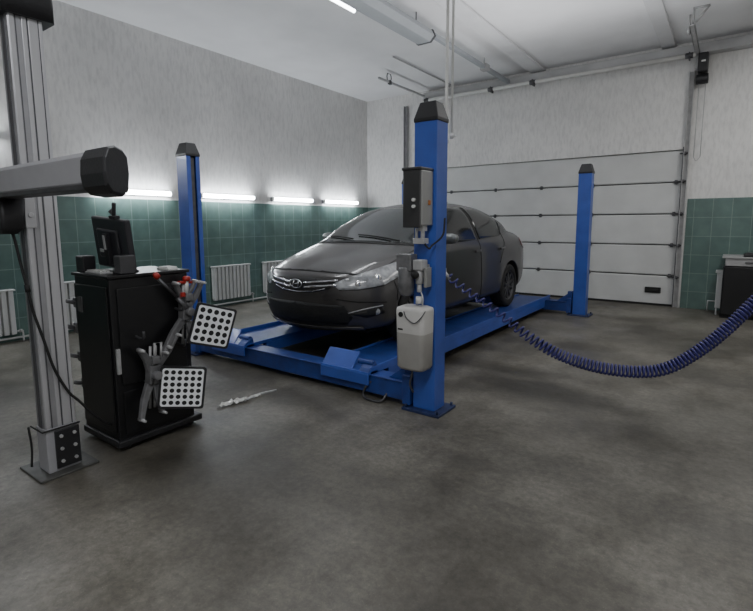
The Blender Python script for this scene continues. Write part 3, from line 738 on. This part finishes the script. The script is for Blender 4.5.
# wipers
def top_hit(x, y, off): 
    h_ = TREE.ray_cast(V((x, y, 3)), V((0, 0, -1))); return h_[0].z+off
for (xa, ya, xb, yb2) in ((.50, 1.05, -.10, 1.12), (-.10, 1.02, -.55, 1.15)):
    bm = new(); tube(bm, [(xa+(xb-xa)*t, ya+(yb2-ya)*t, top_hit(xa+(xb-xa)*t, ya+(yb2-ya)*t, .022)) for t in (0, .25, .5, .75, 1)], .008, 6); obj('wiper', bm, 'rubber', car)
bm = new(); tube(bm, [(0, 2.95, 1.43), (0, 3.03, 1.47), (0, 3.1, 1.49)], [.018, .01, .003], 8); obj('antenna', bm, 'black_pl', car)
# seat headrests are hidden by the tint; underbody pan
bm = new(); box(bm, -.6, .6, .35, 4.0, .15, .185); obj('underbody', bm, 'under', car, bevel=.02)

# ------------------------------------------------------------------ wheel alignment column
ac = thing('alignment_machine', 'tall aluminium alignment column with grey camera beam, left foreground', 'alignment machine', (-3.105, 1.13, 0))
bm = new(); hx, hy = .055, .08
box(bm, -hx, hx, -hy, hy, .26, 2.49, 0)
mast = obj('mast', bm, 'alu', ac, bevel=.006)
bm = new()
for y0, y1 in ((-.075, -.052), (-.018, .002), (.012, .055), (.062, .078)): box(bm, hx, hx+.006, y0, y1, 0.27, 2.49, 0)
obj('face_strip', bm, 'alu_lt', mast, bevel=.002)
bm = new()
for y0 in (-.047, -.014+.02, .0575): box(bm, hx, hx+.002, y0, y0+.005, 0.27, 2.49, 0)
box(bm, -.02, .02, -hy-.003, -hy, 0.27, 2.49); obj('groove', bm, 'alu_dk', mast)
bm = new(); loft_z(bm, [(2.485, .0, .015, .085, .12, .02), (2.62, .0, .015, .085, .12, .02), (2.66, 0, .015, .07, .105, .02)], [0, 0]); obj('mast_cap', bm, 'black_pl', ac)
bm = new(); box(bm, -.065, .07, -.085, .085, .012, .27); obj('socket', bm, 'beam', ac, bevel=.006)
bm = new(); box(bm, .07, .082, -.045, .085, .03, .255); sp_ = obj('bolt_plate', bm, 'black_pl', ac, bevel=.004)
for z in (.07, .145, .22):
    for y in (-.015, .055):
        bm = new(); cyl(bm, (.08, y, z), (.092, y, z), .010, 6); obj('bolt', bm, 'steel', sp_)
bm = new(); box(bm, -.17, .13, -.15, .16, 0, .014); obj('foot_plate', bm, 'plate', ac, bevel=.004)
bm = new(); tube(bm, smooth_path([(-.07, -.12, .27), (-.078, -.11, .14), (-.075, -.12, .03)], 5), .006, 6); tube(bm, [(-.078, -.104, .268), (.078, -.104, .268), (.078, .09, .268)], .005, 6); obj('strap', bm, 'rubber', ac)
# beam (local Y -.23..-.13), X from -1.25 to +1.215
bt, bb = 1.697, 1.558
bm = new(); prism(bm, [(-.225, bb+.02), (-.205, bb), (-.13, bb), (-.118, bb+.02), (-.118, bt-.015), (-.135, bt), (-.205, bt), (-.225, bt-.02)], 'yz', -1.075, 1.075)
be = obj('camera_beam', bm, 'beam', ac, bevel=.003)
bm = new(); box(bm, -1.075, 1.075, -.229, -.12, bb-.006, bb+.014); obj('lower_strip', bm, 'steel_dk', be, bevel=.002)
for s in (-1, 1):
    bm = new(); prev = None
    prof0 = [(-.230, 1.575), (-.236, 1.62), (-.232, 1.675), (-.212, 1.712), (-.175, 1.722), (-.135, 1.712), (-.112, 1.69), (-.106, 1.63), (-.115, 1.56), (-.15, 1.54), (-.205, 1.548)]
    cy_, cz_ = -.17, 1.63
    prof0 = [(a, b-.014) for a, b in prof0]
    def ex(py, pz): return 1.255 - (py+.236)*.55
    for k, sc in ((0, .99), (0, 1.03), (1, 1.03), (1, .93)):
        rr_ = [bm.verts.new((s*((1.075 if k == 0 else ex(py, pz)) + (.010 if sc < .95 else 0)), cy_+(py-cy_)*sc, cz_+(pz-cz_)*sc)) for py, pz in prof0]
        if prev: bridge(bm, prev, rr_)
        else: cap(bm, rr_[::-1])
        prev = rr_
    cap(bm, prev)
    ec = obj('end_cap', bm, 'black_pl', be, bevel=.006)
    for p in ec.data.polygons: p.use_smooth = False
bm = new(); box(bm, .061, .072, -.085, -.035, 1.40, 1.56); cyl(bm, (.07, -.06, 1.47), (.08, -.06, 1.47), .014, 12); obj('slide_plate', bm, 'alu_lt', ac, bevel=.003)
bm = new(); box(bm, -.12, .05, -.10, -.082, 1.40, 1.68); obj('carriage', bm, 'steel_dk', ac, bevel=.003)
bm = new(); loft_z(bm, [(1.37, -.0, -.15, .055, .035, .02), (1.41, .01, -.14, .07, .055, .02), (1.555, .01, -.14, .08, .06, .02)], [0, 0]); obj('motor_housing', bm, 'black_pl', ac)
bm = new(); tube(bm, smooth_path([(.0, -.15, 1.44), (.02, -.13, 1.36), (.04, -.115, 1.2), (.07, -.105, 1.07), (.072, -.09, .95), (.085, -.06, .8), (.085, -.02, .62), (.085, .04, .47), (.088, .09, .40), (.09, .16, .30), (.05, .25, .2), (.02, .4, .1)], 8), .0075, 8)
cyl(bm, (.066, -.107, 1.10), (.071, -.105, 1.06), .013, 10); obj('cable', bm, 'rubber', ac)

# ------------------------------------------------------------------ black cabinet
cab = thing('equipment_cabinet', 'black steel alignment cabinet carrying a monitor, next to aluminium column', 'cabinet', (-3.0, 1.43, 0))
D, Wc, Hc_ = .53, .45, 1.09
bm = new(); box(bm, -Wc, 0, 0, D, .07, Hc_); obj('carcass', bm, 'black_gl', cab, bevel=.008)
bm = new(); box(bm, -Wc-.015, .012, -.012, D+.012, Hc_, Hc_+.022); obj('top', bm, 'black_gl', cab, bevel=.006)
bm = new(); box(bm, -Wc+.02, -.02, -.012, 0, .12, 1.04); dd_ = obj('back_panel', bm, 'black_gl', cab, bevel=.004)
bm = new(); box(bm, -Wc+.06, -Wc+.12, -.016, -.011, .86, .96); obj('rating_label', bm, mat('dull_label', (.10, .10, .10), .6, var=(20, .2)), dd_)
bm = new(); box(bm, 0, .012, .04, D-.04, .42, 1.03); obj('side_door', bm, 'black_gl', cab, bevel=.012)
bm = new(); box(bm, 0, .010, .04, D-.04, .10, .38); obj('lower_panel', bm, 'black_gl', cab, bevel=.012)
bm = new(); box(bm, .0, .02, .01, .035, .50, .66); obj('latch', bm, 'steel', cab, bevel=.005)
bm = new(); box(bm, -Wc-.01, .02, -.015, D+.05, .03, .075); obj('plinth', bm, 'black_pl', cab, bevel=.01)
for x in (-Wc+.06, -.03):
    for y in (.06, D-.02):
        bm = new(); cyl(bm, (x-.012, y, .025), (x+.012, y, .025), .025, 16); box(bm, x-.02, x+.02, y-.006, y+.006, .02, .05); obj('castor', bm, 'rubber', cab)
for y_, z_ in ((.42, .62), (.42, .86), (.14, .72), (.18, .42)):
    bm = new(); tube(bm, smooth_path([(0, y_, z_), (.06, y_, z_-.01), (.10, y_, z_), (.105, y_, z_+.04)], 4), .009, 7); obj('clamp_hook', bm, 'steel_dk', cab)
# monitor with camera
mo = thing('monitor', 'black flat monitor seen from behind, tilted on top of the cabinet', 'monitor', (-3.23, 1.60, 1.112), rz=math.radians(4))
TM = Matrix.Translation((0, 0, .05)) @ Matrix.Rotation(math.radians(-9), 4, 'Y')
TM = Matrix.Translation((0, 0, .04)) @ Matrix.Rotation(math.radians(8), 4, 'X') @ Matrix.Shear('XZ', 4, (0, 0)) @ Matrix.Rotation(math.radians(5), 4, 'Y')
bm = new(); box(bm, -.19, .18, -.012, .03, -.02, .31, 0, TM); sc_ = obj('screen', bm, 'screen', mo, bevel=.01)
bm = new(); box(bm, -.12, .10, -.03, -.01, .05, .24, 0, TM); obj('rear_cover', bm, 'screen', sc_, bevel=.02)
bm = new(); box(bm, -.005, .035, -.06, -.035, .02, .22, 0, TM); box(bm, .0, .03, -.062, -.06, .13, .2, 0, TM); obj('stand_arm', bm, 'black_pl', mo, bevel=.008)
bm = new(); box(bm, .005, .024, -.066, -.062, .12, .21, 0, TM); box(bm, -.09, -.055, -.04, -.034, .09, .11, 0, TM); obj('logo_strip', bm, 'steel', mo)
bm = new(); box(bm, -.12, .14, -.09, .07, 0, .014); obj('stand_base', bm, 'black_pl', mo, bevel=.006)
bm = new(); tube(bm, [TM @ V((.06, 0, .31)), TM @ V((.06, 0, .345)), TM @ V((.08, 0, .41))], .013, 10); tube(bm, [TM @ V((.04, -.01, .345)), TM @ V((.04, .01, .36))], .016, 10); box(bm, .03, .09, -.02, .02, .31, .33, 0, TM); obj('webcam', bm, 'black_pl', mo, bevel=.003)
# things on the cabinet
bm = new(); box(bm, -.075, .03, -.05, .03, 0, .105)
o = tag(obj('speaker_box', bm, 'black_pl', bevel=.008), 'small black box on the cabinet top, left of the monitor', 'box'); o.location = (-3.36, 1.49, 1.113)
bm = new(); box(bm, -.012, .012, -.005, .0, -.02, .06)
bm.free()
bm = new(); box(bm, -.04, .04, -.05, .05, 0, .115)
o = tag(obj('adapter_box', bm, mat('dark_grey_plastic', (.05, .05, .053), .5, var=(8, .1)), bevel=.008), 'dark grey square box on the cabinet top, right of the monitor', 'box'); o.location = (-3.045, 1.56, 1.113)
kb = thing('keyboard', 'pale keyboard lying on the cabinet top below the monitor', 'keyboard', (-3.14, 1.475, 1.112), rz=.0)
bm = new(); box(bm, -.15, .045, -.045, .035, 0, .014); kb0 = obj('tray', bm, 'steel', kb, bevel=.004)
bm = new()
for i in range(8):
    for j in range(3): box(bm, -.143+i*.0215, -.125+i*.0215, -.036+j*.021, -.019+j*.021, .014, .022)
obj('keys', bm, 'paper', kb)
bm = new(); box(bm, -.07, .07, -.03, .04, .0, .012); box(bm, -.06, .04, -.02, .05, .012, .02)
o = tag(obj('paper_stack', bm, 'paper'), 'white papers on the cabinet top beside the keyboard', 'paper'); o.location = (-3.08, 1.86, 1.113)

# ------------------------------------------------------------------ wheel clamps with targets
def clamp(loc, rot, n, label, tz, tgt, trot, knob, jaws):
    """local frame: y along wall (photo right), z up, x out toward viewer"""
    t = thing('wheel_clamp', label, 'wheel clamp', loc)
    R = Matrix.Rotation(rot, 4, 'X')
    bm = new(); box(bm, -.03, .035, -.035, .035, -.06, .06, 0, R); box(bm, .0, .05, -.025, .025, .07, .12, 0, R); cyl(bm, R @ V((.035, 0, 0)), R @ V((.075, 0, 0)), .028, 16); obj('hub', bm, 'grey', t, bevel=.006)
    bm = new()
    for y in (-.017, .017): tube(bm, [R @ V((0, y, -.22)), R @ V((0, y, .18))], .009, 8)
    obj('slide_rod', bm, 'steel', t)
    for (ya, za, yb_, zb_, w) in jaws:
        a = R @ V((.0, ya, za)); b = R @ V((.03, yb_, zb_)); dv = (b-a).normalized(); nn = dv.cross(V((1, 0, 0))).normalized()
        bm = new(); pr = []
        for p, ww in ((a, w), ((a+b)/2+nn*.01, w*.8), (b, w*.55)):
            pr.append([bm.verts.new(p+nn*ww+V((.018, 0, 0))), bm.verts.new(p-nn*ww+V((.018, 0, 0))), bm.verts.new(p-nn*ww-V((.018, 0, 0))), bm.verts.new(p+nn*ww-V((.018, 0, 0)))])
        for q0, q1 in zip(pr, pr[1:]):
            for i in range(4): bm.faces.new((q0[i], q0[(i+1) % 4], q1[(i+1) % 4], q1[i]))
        bm.faces.new(pr[0][::-1]); bm.faces.new(pr[-1]); j = obj('jaw_arm', bm, 'grey', t, bevel=.006)
        bm = new(); cyl(bm, b-V((.02, 0, 0)), b+V((.05, 0, 0)), .014, 12, r2=.008); obj('claw', bm, 'steel', j)
    if knob:
        bm = new(); lathe(bm, [(.0, .0), (.020, .0), (.026, .010), (.026, .024), (.018, .034), (0, .036)], R @ V((.01, .0, .20)), R @ V((0, .0, 1)), 18)
        box(bm, -.01, .02, -.055, .06, .185, .202, 0, R); obj('knob', bm, 'red', t, smooth=False, bevel=.003)
        bm = new(); cyl(bm, R @ V((.01, 0, .12)), R @ V((.01, 0, .2)), .014, 12); obj('spindle', bm, 'white', t)
        bm = new(); box(bm, .03, .05, -.06, -.03, .10, .13, 0, R); obj('clip', bm, 'red', t, bevel=.004)
    else:
        bm = new(); tube(bm, [R @ V((.02, -.0, .10)), R @ V((.02, -.0, .2)), R @ V((.02, .045, .2)), R @ V((.02, .045, .10))], .008, 7); obj('handle_loop', bm, 'steel', t)
    # target
    T = Matrix.Translation(tgt) @ Matrix.Rotation(tz, 4, 'Z') @ Matrix.Rotation(trot, 4, 'X') @ Matrix.Scale(.92, 4)
    bm = new(); tube(bm, [(.05, 0, 0), V(tgt)*.6+V((.0, 0, 0)), V(tgt)-V((.01, 0, 0))], .011, 8); obj('target_arm', bm, 'steel', t)
    def rr(hs, x, r, mi):
        pts = rrect(0, 0, hs, hs, r, 4); vv = [bm.verts.new(T @ V((x, p[0], p[1]))) for p in pts]; return vv
    bm = new(); A = rr(.152, -.008, .02, 0); B = rr(.152, .008, .02, 0); bridge(bm, A, B, 0); cap(bm, A[::-1], 0)
    C = rr(.136, .008, .016, 0); bridge(bm, B, C, 0); cap(bm, C, 1)
    hs = .136; st = 2*hs/(n+.25)
    for i in range(n):
        for k in range(n):
            cy, cz = (i-(n-1)/2)*st, (k-(n-1)/2)*st
            ringv = [bm.verts.new(T @ V((.0088, cy+st*.355*math.cos(2*PI*q/18), cz+st*.355*math.sin(2*PI*q/18)))) for q in range(18)]
            f = bm.faces.new(ringv); f.material_index = 2
            back = [bm.verts.new(T @ V((.0076, cy+st*.355*math.cos(2*PI*q/18), cz+st*.355*math.sin(2*PI*q/18)))) for q in range(18)]
            bridge(bm, ringv, back, 2)
    o = obj('target_plate', bm, ['black_pl', 'tgt_white', 'rubber'], t)
    for p in o.data.polygons: p.use_smooth = False
    return t
clamp((-2.93, 1.885, .84), math.radians(-4), 5, 'grey wheel clamp with red knob and dotted target, upper of the two', -.287, (.13, .115, -.108), -.309, True,
      [(-.02, .03, -.095, .19, .022), (.02, .03, .10, .19, .022), (-.02, -.06, -.17, -.25, .026), (.02, -.07, .06, -.22, .022), (0, .1, .05, .2, .016)])
clamp((-2.93, 1.63, .47), math.radians(-4), 6, 'grey wheel clamp with thirty six dot target, hung low on the cabinet', -.6, (.13, .120, -.098), -.13, False,
      [(-.015, .03, -.10, .17, .028), (.02, .03, .08, .17, .022), (-.02, -.06, -.09, -.27, .026), (.02, -.06, .05, -.25, .024), (.03, .04, .15, .24, .018)])
# rod tool with red tip leaning
lv = thing('steering_wheel_holder', 'grey telescopic rod with red tip leaning across the cabinet side', 'rod', (-2.93, 1.70, .82))
bm = new(); tube(bm, [(-.0, .0, .26), (.02, .12, .12)], .010, 8); tube(bm, [(.02, .12, .12), (.04, .19, .02)], .018, 10); obj('rod', bm, 'steel_dk', lv)
bm = new(); lathe(bm, [(0, -.02), (.018, -.018), (.02, .0), (.014, .018), (0, .022)], (0, -.005, .275), (0, -.6, .8), 14); obj('tip', bm, 'red', lv, smooth=True)
# clamp hanging on the far-left side of the cabinet
t = thing('wheel_clamp', 'third wheel clamp hanging on the cabinet side nearest the aluminium column', 'wheel clamp', (-3.50, 1.50, .70))
bm = new()
for y in (-.02, .02): tube(bm, [(-.02, y, -.40), (-.02, y, .22)], .009, 8)
obj('slide_rod', bm, 'steel', t)
for z, w_ in ((.20, .05), (.03, .06), (-.17, .05), (-.36, .04)):
    bm = new(); box(bm, -.05, .0, -w_, w_, z-.035, z+.035); cyl(bm, (-.03, -w_, z), (-.03, -w_-.05, z+.02), .014, 12); obj('jaw_block', bm, 'grey', t, bevel=.008)
bm = new(); tube(bm, [(.05, 0, .1), (-.02, 0, .1)], .012, 8); obj('hook', bm, 'steel', t)

# crumpled film with cable tie on the floor
bm = new(); random.seed(9)
N = 22; rows = []
for i in range(N+1):
    row = []
    for j in range(5):
        tt = i/N; wd = .010+.02*math.sin(PI*min(1, tt*1.3))
        row.append(bm.verts.new((-3.13+.07*tt+(j-2)*wd*.5+random.uniform(-.008, .008), 2.25+.36*tt+random.uniform(-.006, .006), .006+random.uniform(0, .028))))
    rows.append(row)
for r_, q_ in zip(rows, rows[1:]):
    for j in range(4): bm.faces.new((r_[j], r_[j+1], q_[j+1], q_[j]))
o = obj('plastic_film', bm, 'foil'); tag(o, 'crumpled strip of shiny clear film lying on the floor by the targets', 'film')
sm = o.modifiers.new('t', 'SOLIDIFY'); sm.thickness = .002
bm = new(); tube(bm, smooth_path([(-3.10, 2.36, .008), (-3.06, 2.5, .02), (-3.09, 2.62, .012), (-3.02, 2.7, .03), (-3.05, 2.78, .01)], 8), .006, 6)
tag(obj('cable_scrap', bm, 'steel'), 'short pale cable scrap lying across the crumpled film', 'cable')

# ------------------------------------------------------------------ workbench at the right edge
wb = thing('workbench', 'black workbench with grey drawer front against the back wall, right edge', 'workbench', (-.05, 8.76, 0))
bm = new(); box(bm, 0, 1.3, .02, .68, .04, .77); obj('cabinet', bm, 'black_gl', wb, bevel=.02)
bm = new(); box(bm, .02, 1.3, 0, .68, .775, .885); obj('drawer', bm, 'bench', wb, bevel=.006)
bm = new(); box(bm, -.02, 1.32, -.02, .7, .885, .905); obj('worktop', bm, 'bench', wb, bevel=.004)
bm = new(); box(bm, .25, 1.05, -.02, 0, .82, .84); obj('drawer_handle', bm, 'steel_dk', wb, bevel=.006)
bm = new(); box(bm, 0, 1.3, .05, .66, 0, .04); obj('plinth', bm, 'rubber', wb)
bm = new(); box(bm, -.12, .25, -.12, .12, 0, .045); box(bm, -.09, .2, -.09, .09, .045, .06)
o = tag(obj('tool_case', bm, 'black_pl', bevel=.01), 'flat black tool case lying on the workbench top', 'case'); o.location = (.30, 8.95, .906)
t = thing('radiator', 'narrow pale grey radiator standing by wall tiles, left of workbench', 'radiator', (-.07, 9.1, 0))
bm = new()
for i in range(3): box(bm, -.05, .07, -.05+i*.07, .0+i*.07, .1, .64)
obj('section', bm, 'rad', t, bevel=.012)
bm = new(); box(bm, -.07, .09, -.07, .16, .64, .675); obj('top_cover', bm, 'rad', t, bevel=.006)
bm = new(); tube(bm, [(-.0, .2, .15), (-.0, .3, .15), (-.0, .36, .15)], .011, 8); tube(bm, [(-.15, .3, 0), (-.15, .3, .16), (0, .3, .16)], .011, 8); box(bm, -.04, -.02, -.04, 0, 0, .1); box(bm, .04, .06, .1, .14, 0, .1); obj('pipe', bm, 'rad', t)

# ------------------------------------------------------------------ light
def area(name, loc, rot, sx, sy, power, col=(1, 1, 1)):
    l = bpy.data.lights.new(name, 'AREA'); l.shape = 'RECTANGLE'; l.size = sx; l.size_y = sy; l.energy = power; l.color = col
    o = bpy.data.objects.new(name, l); COL.objects.link(o); o.location = loc; o.rotation_euler = rot; return o
area('ceiling_light_rear', (-3.72, 4.0, 3.93), (0, 0, 0), .2, 3, 66, (.95, .97, 1))
area('fill_light_front', (-.2, -.7, 3.93), (0, 0, 0), .3, 3.4, 112, (.97, .98, 1))  # added fill under the unseen trough lamp, brightens the foreground
area('fill_light_right', (.6, 6.5, 4.05), (0, 0, 0), .3, 3.0, 62, (1, .99, .97))  # added fill out of view on the right, no fixture there
area('upward_fill_rear', (-2.0, 5.5, 3.3), (PI, 0, 0), 3.0, 4, 52, (.97, .98, 1))  # added invisible fill in mid-air, facing up to brighten the ceiling
w = bpy.data.worlds.new('world'); bpy.context.scene.world = w; w.use_nodes = True
w.node_tree.nodes['Background'].inputs[0].default_value = (.6, .65, .7, 1); w.node_tree.nodes['Background'].inputs[1].default_value = .2

# ------------------------------------------------------------------ camera
f, yaw, pitch, roll, cx, cy = 490.5, .6253, .1272, -.0047, 374.8, 285.5
fw = V((-math.sin(yaw)*math.cos(pitch), math.cos(yaw)*math.cos(pitch), -math.sin(pitch)))
rt = V((math.cos(yaw), math.sin(yaw), 0)); up = rt.cross(fw)
r = rt*math.cos(roll)+up*math.sin(roll); u = up*math.cos(roll)-rt*math.sin(roll)
cam = bpy.data.cameras.new('camera'); co = bpy.data.objects.new('camera', cam); COL.objects.link(co)
co.matrix_world = Matrix(((r.x, u.x, -fw.x, 0), (r.y, u.y, -fw.y, 0), (r.z, u.z, -fw.z, 1.42), (0, 0, 0, 1)))
cam.sensor_width = 36; cam.lens = f/753*36; cam.shift_x = (376.5-cx)/753; cam.shift_y = (cy-305.5)/753; cam.clip_start = .05
bpy.context.scene.camera = co
bpy.context.scene.view_settings.view_transform = 'AgX'
bpy.context.scene.view_settings.look = 'None'
bpy.context.scene.view_settings.exposure = 0
